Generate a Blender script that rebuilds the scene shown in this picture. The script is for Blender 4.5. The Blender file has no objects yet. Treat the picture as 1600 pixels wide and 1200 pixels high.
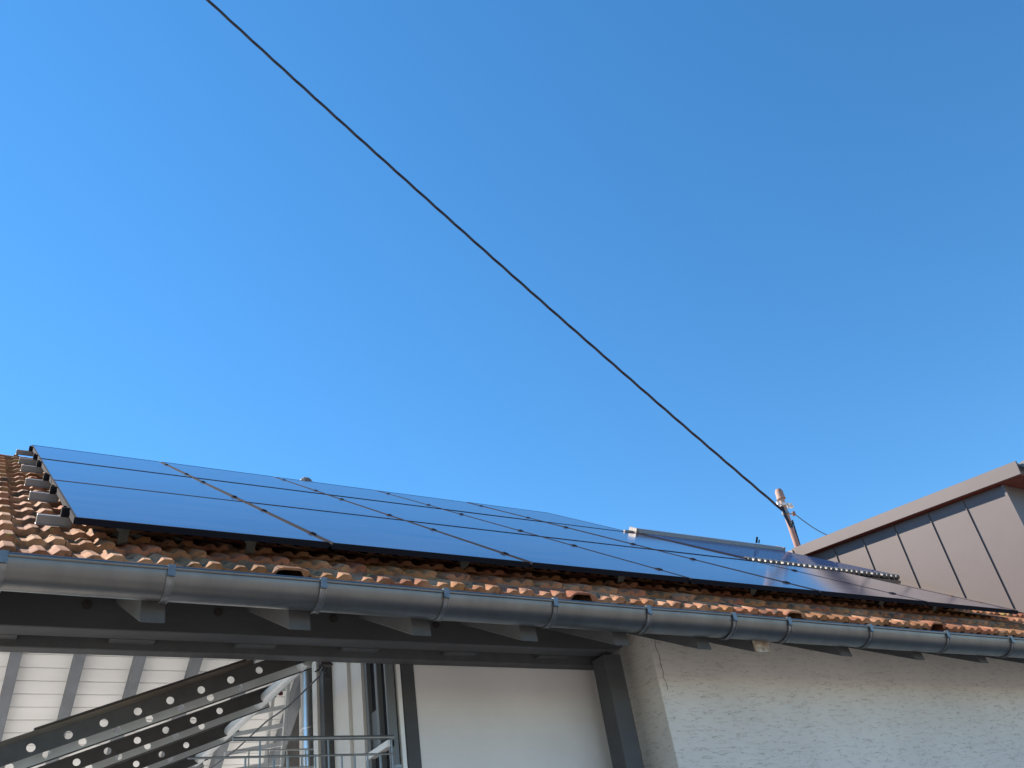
import bpy, bmesh, math, random
from math import sin, cos, pi, radians
from mathutils import Vector, Matrix, Euler
random.seed(7)
SC = bpy.context.scene
COL = SC.collection

# ------------------------------------------------------------------ camera, sky, sun, exposure
H = 1.6
yaw, pitch, roll, FPX = -0.626645618, 0.587412588, -0.174034987, 1410.842
cam_d = bpy.data.cameras.new('camera')
cam = bpy.data.objects.new('camera', cam_d); COL.objects.link(cam)
M = Matrix.Rotation(yaw, 3, 'Z') @ Matrix.Rotation(pi/2+pitch, 3, 'X') @ Matrix.Rotation(roll, 3, 'Z')
cam.matrix_world = Matrix.Translation((0, 0, H)) @ M.to_4x4()
cam_d.sensor_width = 36.0
cam_d.lens = FPX/1600*36.0
cam_d.clip_start = 0.05
cam_d.clip_end = 6000
SC.camera = cam
SUN = Vector((-1.65, 2.198, 2.657)).normalized()
elev = math.asin(SUN.z); azi = math.atan2(SUN.x, SUN.y)
W = bpy.data.worlds.new('World'); SC.world = W; W.use_nodes = True
wn = W.node_tree.nodes; wl = W.node_tree.links
wn.clear()
sky = wn.new('ShaderNodeTexSky'); sky.sky_type = 'NISHITA'; sky.sun_disc = False
sky.sun_elevation = elev; sky.sun_rotation = azi
sky.altitude = 200; sky.air_density = 1.0; sky.dust_density = 0.0; sky.ozone_density = 4.0
bg = wn.new('ShaderNodeBackground'); bg.inputs['Strength'].default_value = 0.108
wo = wn.new('ShaderNodeOutputWorld')
hs0 = wn.new('ShaderNodeHueSaturation'); hs0.inputs['Saturation'].default_value = 1.22; hs0.inputs['Hue'].default_value = 0.494
wl.new(sky.outputs[0], hs0.inputs['Color']); wl.new(hs0.outputs[0], bg.inputs[0]); wl.new(bg.outputs[0], wo.inputs[0])
sd = bpy.data.lights.new('sun', 'SUN'); sd.energy = 5.0; sd.angle = radians(0.53); sd.color = (1.0, 0.91, 0.79)
so = bpy.data.objects.new('sun', sd); COL.objects.link(so)
so.rotation_euler = SUN.to_track_quat('Z', 'Y').to_euler(); so.location = (0, 0, 30)
SC.view_settings.view_transform = 'Standard'
SC.view_settings.look = 'None'
SC.view_settings.gamma = 1.0
SC.view_settings.use_curve_mapping = False
SC.view_settings.exposure = 1.12
SC.render.engine = 'CYCLES'
SC.cycles.max_bounces = 10
SC.cycles.diffuse_bounces = 6

# ------------------------------------------------------------------ materials
def mat(name, color, rough=0.6, metal=0.0, noise=0.0, nscale=6.0, stretch=(1,1,1), bump=0.0, bscale=60.0,
        color2=None, spec=0.5, coat=0.0, rand=0.0, island=False):
    m = bpy.data.materials.new(name); m.use_nodes = True
    nt = m.node_tree; n = nt.nodes; l = nt.links
    b = n['Principled BSDF']
    b.inputs['Roughness'].default_value = rough; b.inputs['Metallic'].default_value = metal
    b.inputs['Specular IOR Level'].default_value = spec
    b.inputs['Coat Weight'].default_value = coat
    tc = n.new('ShaderNodeTexCoord'); mp = n.new('ShaderNodeMapping'); mp.inputs['Scale'].default_value = stretch
    l.new(tc.outputs['Object'], mp.inputs[0])
    col = None
    if noise or color2:
        nz = n.new('ShaderNodeTexNoise'); nz.inputs['Scale'].default_value = nscale; nz.inputs['Detail'].default_value = 6
        nz.inputs['Roughness'].default_value = 0.6
        l.new(mp.outputs[0], nz.inputs[0])
        r = n.new('ShaderNodeValToRGB')
        c2 = color2 or [c*(1-noise) for c in color]
        r.color_ramp.elements[0].position = 0.33; r.color_ramp.elements[1].position = 0.67
        r.color_ramp.elements[0].color = (*c2, 1); r.color_ramp.elements[1].color = (*color, 1)
        l.new(nz.outputs[0], r.inputs[0]); col = r.outputs[0]
        rr = n.new('ShaderNodeMapRange'); rr.inputs[3].default_value = min(1, rough*1.15); rr.inputs[4].default_value = rough*0.85
        l.new(nz.outputs[0], rr.inputs[0]); l.new(rr.outputs[0], b.inputs['Roughness'])
    if rand:
        oi = n.new('ShaderNodeObjectInfo'); ge = n.new('ShaderNodeNewGeometry')
        ad = n.new('ShaderNodeMath'); ad.operation = 'ADD'
        l.new(oi.outputs['Random'], ad.inputs[0]); l.new(ge.outputs['Random Per Island'], ad.inputs[1])
        fr = n.new('ShaderNodeMath'); fr.operation = 'FRACT'; l.new(ad.outputs[0], fr.inputs[0])
        mr = n.new('ShaderNodeMapRange'); mr.inputs[3].default_value = 1-rand; mr.inputs[4].default_value = 1+rand
        l.new(fr.outputs[0], mr.inputs[0])
        hs = n.new('ShaderNodeHueSaturation'); l.new(mr.outputs[0], hs.inputs['Value'])
        mr2 = n.new('ShaderNodeMapRange'); mr2.inputs[3].default_value = 0.487; mr2.inputs[4].default_value = 0.513
        m3 = n.new('ShaderNodeMath'); m3.operation = 'MULTIPLY'; m3.inputs[1].default_value = 7.31; l.new(fr.outputs[0], m3.inputs[0])
        f3 = n.new('ShaderNodeMath'); f3.operation = 'FRACT'; l.new(m3.outputs[0], f3.inputs[0]); l.new(f3.outputs[0], mr2.inputs[0])
        l.new(mr2.outputs[0], hs.inputs['Hue'])
        if col is not None: l.new(col, hs.inputs['Color'])
        else: hs.inputs['Color'].default_value = (*color, 1)
        col = hs.outputs[0]
    if col is not None: l.new(col, b.inputs['Base Color'])
    else: b.inputs['Base Color'].default_value = (*color, 1)
    if bump:
        bn = n.new('ShaderNodeTexNoise'); bn.inputs['Scale'].default_value = bscale; bn.inputs['Detail'].default_value = 4
        l.new(mp.outputs[0], bn.inputs[0])
        bp = n.new('ShaderNodeBump'); bp.inputs['Strength'].default_value = bump; bp.inputs['Distance'].default_value = 0.01
        l.new(bn.outputs[0], bp.inputs['Height']); l.new(bp.outputs[0], b.inputs['Normal'])
    return m

def plaster(name, color, groove, amount, low=0.60, relief=0.8):
    """scratch render: pale plaster with short horizontal grooves"""
    m = mat(name, color, 0.9, noise=0.12, nscale=1.3, spec=0.2)
    nt = m.node_tree; n = nt.nodes; l = nt.links; b = n['Principled BSDF']
    tc = n['Texture Coordinate']
    def grooves(sx, sz, scale, dist):
        mp = n.new('ShaderNodeMapping'); mp.inputs['Scale'].default_value = (sx, sx, sz)
        l.new(tc.outputs['Object'], mp.inputs[0])
        nz = n.new('ShaderNodeTexNoise'); nz.inputs['Scale'].default_value = scale; nz.inputs['Detail'].default_value = 3
        nz.inputs['Distortion'].default_value = dist
        l.new(mp.outputs[0], nz.inputs[0])
        return nz
    a = grooves(7.5, 75, 1.9, 0.3)
    sb_ = n.new('ShaderNodeMath'); sb_.operation = 'SUBTRACT'; sb_.inputs[1].default_value = 0.5; l.new(a.outputs[0], sb_.inputs[0])
    ab_ = n.new('ShaderNodeMath'); ab_.operation = 'ABSOLUTE'; l.new(sb_.outputs[0], ab_.inputs[0])
    ln_ = n.new('ShaderNodeMapRange'); ln_.inputs[1].default_value = 0.0; ln_.inputs[2].default_value = 0.026; ln_.inputs[3].default_value = 1.0; ln_.inputs[4].default_value = 0.0
    l.new(ab_.outputs[0], ln_.inputs[0])
    mk_ = grooves(8, 45, 1.3, 0.0)
    mr_ = n.new('ShaderNodeMapRange'); mr_.inputs[1].default_value = low-0.08; mr_.inputs[2].default_value = low+0.01
    l.new(mk_.outputs[0], mr_.inputs[0])
    r = n.new('ShaderNodeMath'); r.operation = 'MULTIPLY'; l.new(ln_.outputs[0], r.inputs[0]); l.new(mr_.outputs[0], r.inputs[1])
    src = b.inputs['Base Color'].links[0].from_socket
    mx = n.new('ShaderNodeMixRGB'); mx.inputs[2].default_value = (*groove, 1)
    ml = n.new('ShaderNodeMath'); ml.operation = 'MULTIPLY'; ml.inputs[1].default_value = amount
    l.new(r.outputs[0], ml.inputs[0]); l.new(ml.outputs[0], mx.inputs[0]); l.new(src, mx.inputs[1])
    l.new(mx.outputs[0], b.inputs['Base Color'])
    fine = n.new('ShaderNodeTexNoise'); fine.inputs['Scale'].default_value = 120; fine.inputs['Detail'].default_value = 3
    l.new(tc.outputs['Object'], fine.inputs[0])
    s = n.new('ShaderNodeMath'); s.operation = 'SUBTRACT'
    mf = n.new('ShaderNodeMath'); mf.operation = 'MULTIPLY'; mf.inputs[1].default_value = 0.35; l.new(fine.outputs[0], mf.inputs[0])
    l.new(mf.outputs[0], s.inputs[0]); l.new(r.outputs[0], s.inputs[1])
    bp = n.new('ShaderNodeBump'); bp.inputs['Strength'].default_value = relief; bp.inputs['Distance'].default_value = 0.005
    l.new(s.outputs[0], bp.inputs['Height']); l.new(bp.outputs[0], b.inputs['Normal'])
    return m

MT = {}
MT['tile'] = mat('clay_tile', (0.37, 0.150, 0.070), 0.88, color2=(0.19, 0.080, 0.042), nscale=9, bump=0.35, bscale=90, rand=0.22, spec=0.2)
def add_patches(m, color, scale, lo, hi, wv=(1,1,1)):
    nt = m.node_tree; n = nt.nodes; l = nt.links; b = n['Principled BSDF']
    src = b.inputs['Base Color'].links[0].from_socket
    ge = n.new('ShaderNodeNewGeometry')
    nz = n.new('ShaderNodeTexNoise'); nz.inputs['Scale'].default_value = scale; nz.inputs['Detail'].default_value = 5
    mp = n.new('ShaderNodeMapping'); mp.inputs['Scale'].default_value = wv
    l.new(ge.outputs['Position'], mp.inputs[0]); l.new(mp.outputs[0], nz.inputs[0])
    r = n.new('ShaderNodeValToRGB'); r.color_ramp.elements[0].position = lo; r.color_ramp.elements[1].position = hi
    l.new(nz.outputs[0], r.inputs[0])
    mx = n.new('ShaderNodeMixRGB'); mx.inputs[2].default_value = (*color, 1)
    l.new(r.outputs[0], mx.inputs[0]); l.new(src, mx.inputs[1]); l.new(mx.outputs[0], b.inputs['Base Color'])
add_patches(MT['tile'], (0.50, 0.265, 0.15), 4.0, 0.47, 0.70)
add_patches(MT['tile'], (0.10, 0.065, 0.045), 14.0, 0.56, 0.68)
add_patches(MT['tile'], (0.36, 0.26, 0.07), 9.3, 0.665, 0.71)
MT['zinc'] = mat('weathered_zinc', (0.18, 0.175, 0.172), 0.40, 0.85, noise=0.20, nscale=3, stretch=(3,1,1), bump=0.06, bscale=5)
MT['zinc_bracket'] = mat('bracket_zinc', (0.24, 0.24, 0.245), 0.42, 0.8, noise=0.4, nscale=30)
MT['alu'] = mat('mill_aluminium', (0.26, 0.235, 0.22), 0.55, 0.3, noise=0.15, nscale=14)
MT['alu_dull'] = mat('dull_hook_steel', (0.22, 0.22, 0.19), 0.55, 0.5, noise=0.3, nscale=20)
MT['frame'] = mat('black_anodised', (0.012, 0.012, 0.018), 0.80, 0.0, spec=0.06)
MT['clamp'] = mat('clamp_metal', (0.022, 0.021, 0.025), 0.85, 0.0, noise=0.5, nscale=40, spec=0.05)
MT['charcoal'] = mat('charcoal_paint', (0.070, 0.070, 0.073), 0.62, noise=0.22, nscale=7, bump=0.12, bscale=45, stretch=(0.4,1,1))
MT['charcoal_side'] = mat('grey_stain', (0.085, 0.085, 0.087), 0.7, noise=0.25, nscale=9, bump=0.15, bscale=50, stretch=(1,0.3,1))
MT['rafter_in'] = mat('grey_blue_stain', (0.16, 0.175, 0.195), 0.55, noise=0.2, nscale=8, bump=0.1)
MT['rawwood'] = mat('raw_end_grain', (0.50, 0.42, 0.33), 0.85, color2=(0.22, 0.15, 0.10), nscale=30, bump=0.4, bscale=60)
MT['deck'] = mat('dark_deck_board', (0.05, 0.047, 0.045), 0.75, noise=0.3, nscale=6)
MT['whiteboard'] = mat('white_board', (0.83, 0.81, 0.78), 0.45, noise=0.1, nscale=3, stretch=(0.3,1,1), rand=0.05)
MT['wall'] = plaster('scratch_plaster', (0.74, 0.69, 0.63), (0.22, 0.17, 0.12), 0.75, low=0.565, relief=0.45)
MT['infill'] = plaster('smooth_plaster', (0.76, 0.73, 0.70), (0.50, 0.46, 0.42), 0.10, low=0.62, relief=0.22)
MT['whitewall'] = mat('white_wall', (0.68, 0.66, 0.62), 0.9, noise=0.08, nscale=2, bump=0.15, bscale=80)
MT['brownmetal'] = mat('brown_sheet_metal', (0.142, 0.116, 0.110), 0.46, 0.25, noise=0.14, nscale=2.2, bump=0.14, bscale=2.2)
MT['redwood'] = mat('red_brown_soffit', (0.22, 0.055, 0.035), 0.6, noise=0.3, nscale=12, stretch=(1,0.2,1))
MT['whitepaint'] = mat('white_paint', (0.84, 0.83, 0.80), 0.4, noise=0.06, nscale=4)
MT['chrome'] = mat('polished_steel', (0.80, 0.81, 0.83), 0.30, 1.0, noise=0.08, nscale=6, bump=0.03, bscale=6)
MT['steel'] = mat('galvanised_rail', (0.30, 0.31, 0.31), 0.42, 0.7, noise=0.25, nscale=22)
MT['channel'] = mat('dark_channel', (0.078, 0.072, 0.069), 0.5, 0.1, noise=0.3, nscale=12, bump=0.06, bscale=50)
MT['channel_lit'] = mat('lit_channel_web', (0.58, 0.60, 0.59), 0.4, 0.1, noise=0.18, nscale=8)  # same channel steel, paler to paint in the light on its rear web
MT['brownboard'] = mat('weathered_brown_strip', (0.20, 0.165, 0.135), 0.7, noise=0.35, nscale=9, stretch=(0.3,1,1))
MT['tubewhite'] = mat('white_tube', (0.62, 0.63, 0.62), 0.35, 0.2, noise=0.12, nscale=9)
MT['winframe'] = mat('grey_window_frame', (0.15, 0.16, 0.165), 0.45)
MT['glass'] = mat('dark_window_glass', (0.018, 0.020, 0.026), 0.06, spec=0.8, noise=0.2, nscale=3)
MT['pane_reflection'] = mat('grey_reflection', (0.14, 0.16, 0.17), 0.8, noise=0.2, nscale=4)  # flat grey for the lighter part of the window reflection
MT['rust'] = mat('rusty_mast', (0.24, 0.10, 0.065), 0.75, color2=(0.42, 0.30, 0.25), nscale=5, stretch=(1,1,0.5), bump=0.2)
MT['porcelain'] = mat('insulator_white', (0.70, 0.68, 0.64), 0.3)
MT['cable'] = mat('black_cable', (0.006, 0.006, 0.018), 0.5)
MT['beige'] = mat('beige_header', (0.24, 0.215, 0.205), 0.45, 0.3, noise=0.1)
MT['tubeglass'] = mat('collector_tube_glass', (0.018, 0.022, 0.055), 0.10, spec=0.8, coat=0.6, rand=0.15)
MT['silver'] = mat('silver_cap', (0.20, 0.19, 0.185), 0.5, 0.5, noise=0.5, nscale=30)
MT['ground'] = mat('worn_asphalt_ground', (0.31, 0.285, 0.25), 0.9, noise=0.2, nscale=0.7, bump=0.1)
MT['bracket_dark'] = mat('dark_brown_bracket', (0.035, 0.028, 0.026), 0.6)
MT['red'] = mat('red_tag', (0.16, 0.02, 0.03), 0.5)

# solar glass: nearly black, smooth, a little streaked with dust
def panel_glass():
    m = mat('solar_glass', (0.012, 0.017, 0.050), 0.09, spec=0.33)
    nt = m.node_tree; n = nt.nodes; l = nt.links; b = n['Principled BSDF']
    b.inputs['IOR'].default_value = 1.5
    b.inputs['Coat Weight'].default_value = 0.0
    ge = n.new('ShaderNodeNewGeometry')
    mp = n.new('ShaderNodeMapping'); mp.inputs['Scale'].default_value = (0.5, 3.2, 3.2)
    l.new(ge.outputs['Position'], mp.inputs[0])
    nz = n.new('ShaderNodeTexNoise'); nz.inputs['Scale'].default_value = 2.2; nz.inputs['Detail'].default_value = 6; nz.inputs['Roughness'].default_value = 0.62
    l.new(mp.outputs[0], nz.inputs[0])
    r = n.new('ShaderNodeValToRGB')
    r.color_ramp.elements[0].position = 0.35; r.color_ramp.elements[0].color = (0.020, 0.015, 0.050, 1)
    r.color_ramp.elements[1].position = 0.80; r.color_ramp.elements[1].color = (0.085, 0.078, 0.115, 1)
    l.new(nz.outputs[0], r.inputs[0]); l.new(r.outputs[0], b.inputs['Base Color'])
    rg = n.new('ShaderNodeMapRange'); rg.inputs[3].default_value = 0.07; rg.inputs[4].default_value = 0.16
    l.new(nz.outputs[0], rg.inputs[0]); l.new(rg.outputs[0], b.inputs['Roughness'])
    wv = n.new('ShaderNodeTexNoise'); wv.inputs['Scale'].default_value = 1.1; l.new(ge.outputs['Position'], wv.inputs[0])
    bp = n.new('ShaderNodeBump'); bp.inputs['Strength'].default_value = 0.05; bp.inputs['Distance'].default_value = 0.02
    l.new(wv.outputs[0], bp.inputs['Height']); l.new(bp.outputs[0], b.inputs['Normal'])
    return m
MT['panel'] = panel_glass()

# ------------------------------------------------------------------ mesh helpers
class MB:
    def __init__(s): s.v = []; s.f = []
    def add(s, vs, fs):
        o = len(s.v); s.v += [tuple(v) for v in vs]; s.f += [tuple(i+o for i in f) for f in fs]; return s
    def hexa(s, p):          # 8 points: bottom 4 then top 4
        return s.add(p, [(3,2,1,0),(4,5,6,7),(0,1,5,4),(1,2,6,5),(2,3,7,6),(3,0,4,7)])
    def box(s, x0, x1, y0, y1, z0, z1):
        return s.hexa([(x0,y0,z0),(x1,y0,z0),(x1,y1,z0),(x0,y1,z0),(x0,y0,z1),(x1,y0,z1),(x1,y1,z1),(x0,y1,z1)])
    def prism(s, poly, axis, a, b):
        """poly: list of 2D points; axis 'x': (y,z), extruded from a to b"""
        def P(q, t):
            return (t, q[0], q[1]) if axis == 'x' else ((q[0], t, q[1]) if axis == 'y' else (q[0], q[1], t))
        n = len(poly)
        return s.add([P(q, a) for q in poly]+[P(q, b) for q in poly],
                     [tuple(range(n))[::-1], tuple(range(n, 2*n))]+[(i, (i+1) % n, n+(i+1) % n, n+i) for i in range(n)])
    def tube(s, pts, r, n=10, cap=True):
        pts = [Vector(p) for p in pts]; base = len(s.v)
        rs = r if isinstance(r, (list, tuple)) else [r]*len(pts)
        up = Vector((0, 0, 1))
        for i, p in enumerate(pts):
            d = (pts[min(i+1, len(pts)-1)]-pts[max(i-1, 0)]).normalized()
            a = d.cross(up)
            if a.length < 0.05: a = d.cross(Vector((1, 0, 0)))
            a.normalize(); b = d.cross(a)
            for k in range(n):
                t = 2*pi*k/n
                s.v.append(tuple(p+(a*cos(t)+b*sin(t))*rs[i]))
        for i in range(len(pts)-1):
            for k in range(n):
                s.f.append((base+i*n+k, base+i*n+(k+1) % n, base+(i+1)*n+(k+1) % n, base+(i+1)*n+k))
        if cap:
            s.f.append(tuple(base+k for k in range(n))[::-1]); s.f.append(tuple(base+(len(pts)-1)*n+k for k in range(n)))
        return s
    def mesh(s, name, m, smooth=False, bevel=0):
        me = bpy.data.meshes.new(name); me.from_pydata(s.v, [], s.f)
        bm = bmesh.new(); bm.from_mesh(me)
        bmesh.ops.recalc_face_normals(bm, faces=bm.faces)
        if bevel:
            bmesh.ops.bevel(bm, geom=[e for e in bm.edges if e.calc_face_angle(0) > 0.5], offset=bevel, segments=1, affect='EDGES')
        bm.to_mesh(me); bm.free()
        if smooth:
            for p in me.polygons: p.use_smooth = True
            me.set_sharp_from_angle(angle=radians(35))
        me.materials.append(m)
        return me
    def build(s, name, m, parent=None, smooth=False, bevel=0):
        return link(name, s.mesh(name, m, smooth, bevel), parent)

def wloc(o):
    v = Vector(o.location)
    while o.parent: o = o.parent; v += Vector(o.location)
    return v
def link(name, me, parent=None, loc=None, rot=None):
    """mesh in world coordinates (loc None) or local mesh placed at world loc; parents are never rotated"""
    o = bpy.data.objects.new(name, me); COL.objects.link(o)
    w = Vector(loc) if loc is not None else Vector((0, 0, 0))
    if parent is not None:
        o.parent = parent; o.location = w-wloc(parent)
    else: o.location = w
    if rot is not None: o.rotation_euler = rot
    return o
def thing(name, label, cat, loc=(0, 0, 0), group=None):
    o = bpy.data.objects.new(name, None); COL.objects.link(o); o.location = loc
    o.empty_display_size = 0.2
    o['label'] = label; o['category'] = cat
    if group: o['group'] = group
    return o
def tag(o, label, cat, group=None):
    o['label'] = label; o['category'] = cat
    if group: o['group'] = group
    return o

# roof frame: x along the eave, s up the slope (from the lower panel edge), h above the panel surface
TH = 0.5855305; CT, ST = cos(TH), sin(TH)
PX, PY, PZ = 0.3777, 3.8099, 1.9214+H
def RP(x, s, h=0.0): return Vector((x, PY+s*CT-h*ST, PZ+s*ST+h*CT))
ROT = Matrix(((1, 0, 0), (0, CT, -ST), (0, ST, CT)))   # columns: x, slope, normal
REUL = Euler((TH, 0, 0))
HT = -0.142                    # tile pan level
def roofz(y, off=0.0): return PZ+HT/CT+(y-PY)*ST/CT+off     # height of the tile pan plane (+ vertical offset)
S_EAVE, S_RIDGE = -0.35, 4.98
RXL, RXR = -1.55, 12.6
YR = RP(0, S_RIDGE, HT).y; ZR = RP(0, S_RIDGE, HT).z
YB = 11.15                     # back eave
def backz(y, off=0.0): return ZR-(y-YR)*ST/CT+off

# ------------------------------------------------------------------ ground
g = MB().add([(-400,-400,0),(400,-400,0),(400,400,0),(-400,400,0)], [(0,1,2,3)]).build('ground', MT['ground']); g['kind'] = 'structure'
MT['terrace'] = mat('pale_terrace_slab', (0.60, 0.585, 0.56), 0.85, noise=0.15, nscale=1.5)
tf = MB().box(-4, 9, 4.55, 14, 0.3, 1.55).build('terrace', MT['terrace']); tf['kind'] = 'structure'

# ------------------------------------------------------------------ house
house = thing('house', 'house with orange tiled roof, zinc gutter, charcoal eave beam and pale plaster walls', 'house', (5.5, 6, 0))
YBM = 4.25                     # eave beam front
YW = 4.12                      # plaster wall front
XW = 0.889*YW                  # its left corner

# roof deck (both slopes, one part)
d = MB()
d.prism([(RP(0,S_EAVE+0.05,0).y, roofz(RP(0,S_EAVE+0.05,0).y,-0.035)), (YR, ZR-0.035), (YB, backz(YB,-0.035)), (YB, backz(YB,-0.075)), (YR, ZR-0.08), (RP(0,S_EAVE+0.05,0).y, roofz(RP(0,S_EAVE+0.05,0).y,-0.075))], 'x', RXL, RXR)
roof = d.build('roof', MT['deck'], house)

# tile mesh, local: x across, y up the slope, z normal
TW, TC, TL = 0.192, 0.32, 0.365
PROF = [(0.0,0.007),(0.008,0.009),(0.020,0.0),(0.050,0.0),(0.074,0.016),(0.100,0.016),(0.114,0.001),(0.126,0.001),(0.150,0.023),(0.184,0.023),(0.1915,0.018)]
def tile_data(vent=False):
    v = []; f = []
    prof = PROF
    if vent: prof = [(0.0,0.010),(0.012,0.0),(0.028,0.002),(0.050,0.024),(0.070,0.031),(0.098,0.032),(0.128,0.032),(0.150,0.031),(0.170,0.026),(0.184,0.023),(0.1915,0.018)]
    n = len(prof); TK = 0.012; LIFT = 0.034
    def lift(s): return LIFT*(1-s/TL)
    rings = [(0.0, 0.90, 0.0), (0.022, 1.0, 0.002), (TL, 1.0, 0.0)]
    for s, k, e in rings:
        for i, (x, h) in enumerate(prof):
            hh = h
            if vent and s > 0.2: hh = PROF[i][1]
            # the upper faces taper slightly towards the nose
            sh = 0.0
            if s == 0.0 and 0.02 < h: sh = 0.0
            v.append((x, s+sh, lift(s)+hh*k+TK*(1 if s > 0 else 0.92)))
    # bottom ring (front)
    for i, (x, h) in enumerate(prof):
        if vent and 0.03 < x < 0.165: v.append((x, 0.0, lift(0)+h*0.90+0.001))
        else: v.append((x, 0.0, lift(0)-0.018+h*(0.75 if h > 0.012 else 0.3)))
    for r in range(2):
        for i in range(n-1): f.append((r*n+i, r*n+i+1, (r+1)*n+i+1, (r+1)*n+i))
    for i in range(n-1): f.append((3*n+i, 3*n+i+1, i+1, i))
    # right side skirt, left side skirt
    b = len(v)
    v += [(TW-0.0005, 0.0, lift(0)-0.018), (TW-0.0005, TL, -0.004), (0.0, 0.0, lift(0)-0.018), (0.0, TL, -0.004)]
    f.append((n-1, b, b+1, 3*n-1)); f.append((0, 2*n, b+3, b+2))
    return v, f
TV, TF = tile_data(); VV, VF = tile_data(True)
def mk(name, v, f):
    me = bpy.data.meshes.new(name); me.from_pydata(v, [], f)
    bm = bmesh.new(); bm.from_mesh(me); bmesh.ops.recalc_face_normals(bm, faces=bm.faces)
    # make sure top faces point up
    up = sum(fc.normal.z for fc in bm.faces)
    if up < 0: bmesh.ops.reverse_faces(bm, faces=bm.faces)
    bm.to_mesh(me); bm.free(); me.materials.append(MT['tile']); return me
tile_me = mk('tile', TV, TF); vent_me = mk('vent_tile', VV, VF)
vents = {1.20: 0, 2.74: 0, 4.26: 0, 5.70: 0}
vent_cols = set(int(round((x-0.10-RXL)/TW)) for x in vents)
NX = int((RXR-RXL)/TW); NS = int(math.ceil((S_RIDGE-S_EAVE)/TC))
bulk = MB(); cnt = 0
for j in range(NS):
    for i in range(NX):
        x = RXL+i*TW+random.uniform(-0.0018, 0.0018); s = S_EAVE-0.015*(x-0.8)+j*TC+random.uniform(-0.005, 0.005)
        if s+0.2 > S_RIDGE: tl = 0.9
        h = HT-0.014+random.uniform(-0.0015, 0.0025)
        rz = random.uniform(-0.010, 0.010); rx = random.uniform(-0.006, 0.006)
        single = (j < 3 and -0.45 < x < 8.75) or (-0.2 < x < 0.72)
        loc = RP(x, s, h)
        isv = (j == 0 and i in vent_cols)
        if single and cnt < 296:
            o = link('vent_tile' if isv else 'tile', vent_me if isv else tile_me, roof, loc, (TH+rx, 0, 0))
            o.rotation_euler = (Matrix.Rotation(TH+rx, 3, 'X') @ Matrix.Rotation(rz, 3, 'Z')).to_euler()
            cnt += 1
        else:
            if x > 8.75 and loc.y > 4.1 and loc.y < 6.6: continue
            R3 = Matrix.Rotation(TH+rx, 3, 'X') @ Matrix.Rotation(rz, 3, 'Z')
            bulk.add([loc+R3 @ Vector(p) for p in TV], TF)
me = bpy.data.meshes.new('tile_field'); me.from_pydata(bulk.v, [], bulk.f); me.materials.append(MT['tile'])
o = link('tile_field', me, roof); o['kind'] = 'stuff'
# ridge tiles
rt = MB()
for k in range(2):
    pass
def ridge_me():
    b = MB(); n = 8; L = 0.40
    ring = []
    for (yy, r) in ((0.0, 0.125), (0.03, 0.125), (0.04, 0.112), (L, 0.105)):
        for k in range(n+1):
            a = pi*(0.08+0.84*k/n); ring.append((yy, r*cos(a), r*sin(a)*0.75))
    m_ = n+1
    b.add(ring, [(r*m_+k, r*m_+k+1, (r+1)*m_+k+1, (r+1)*m_+k) for r in range(3) for k in range(n)])
    return b.mesh('ridge_tile', MT['tile'], smooth=True)
rme = ridge_me()
x = RXL
while x < RXR-0.3:
    link('ridge_tile', rme, roof, (x, YR, ZR-0.055+random.uniform(-.002,.002)))
    x += 0.36
# back slope covering (tile coloured sheet with ribs, never faces the camera)
bk = MB()
for i in range(NX):
    x0 = RXL+i*TW
    bk.add([(x0, YR, ZR+0.0), (x0, YB+0.05, backz(YB+0.05)), (x0+TW*0.6, YB+0.05, backz(YB+0.05, 0.03)), (x0+TW*0.6, YR, ZR+0.03), (x0+TW, YB+0.05, backz(YB+0.05)), (x0+TW, YR, ZR)], [(0,1,2,3),(3,2,4,5)])
o = bk.build('back_tile_field', MT['tile'], roof); o['kind'] = 'stuff'

# rafters of the front slope with their tails beyond the beam
tails = [(-1.02,0),(-0.44,0),(0.142,0),(0.744,0),(1.346,0),(1.924,0),(2.51,0),(3.08,0),(3.655,0),(4.08,1),(4.82,2),(5.53,0),(6.23,2),(6.90,0),(7.58,0),(8.28,0),(8.95,0),(9.6,0),(10.3,0),(11,0)]
for xr, kind in tails:
    yt = 3.62
    w = 0.095
    zt = 1.405+H
    yb = 4.62
    poly = [(yt, zt), (yt+0.02, roofz(yt+0.02, -0.085)), (YR-0.02, ZR-0.085), (YR-0.02, ZR-0.28), (yb, roofz(yb, -0.265)), (4.25, 1.735+H)]
    if kind == 1:
        poly[0] = (yt+0.002, zt); 
    r = MB().prism(poly, 'x', xr-w, xr).build('rafter', MT['charcoal_side'], house, bevel=0.003)
    if kind == 1:
        # a light raw block screwed on the tail end
        MB().box(xr-w-0.002, xr+0.012, yt-0.016, yt-0.001, zt-0.004, zt+0.135).build('end_block', MT['rawwood'], r)
    if kind == 2:
        MB().box(xr-w-0.006, xr-w+0.001, yt+0.02, yt+0.13, zt+0.085, zt+0.17).build('joint_plate', MT['charcoal'], r)
# rafters of the back slope (seen from below at the left)
for xl in (-1.10, -0.54, 0.02, 0.580, 1.138, 1.699, 2.258, 2.812, 3.455):
    w = 0.095 if xl < 3.4 else 0.115
    MB().prism([(YR+0.02, ZR-0.10), (YB-0.02, backz(YB-0.02, -0.10)), (YB-0.02, backz(YB-0.02, -0.265)), (YR+0.02, ZR-0.285)], 'x', xl, xl+w).build('rafter', MT['rafter_in'], house)
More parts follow.
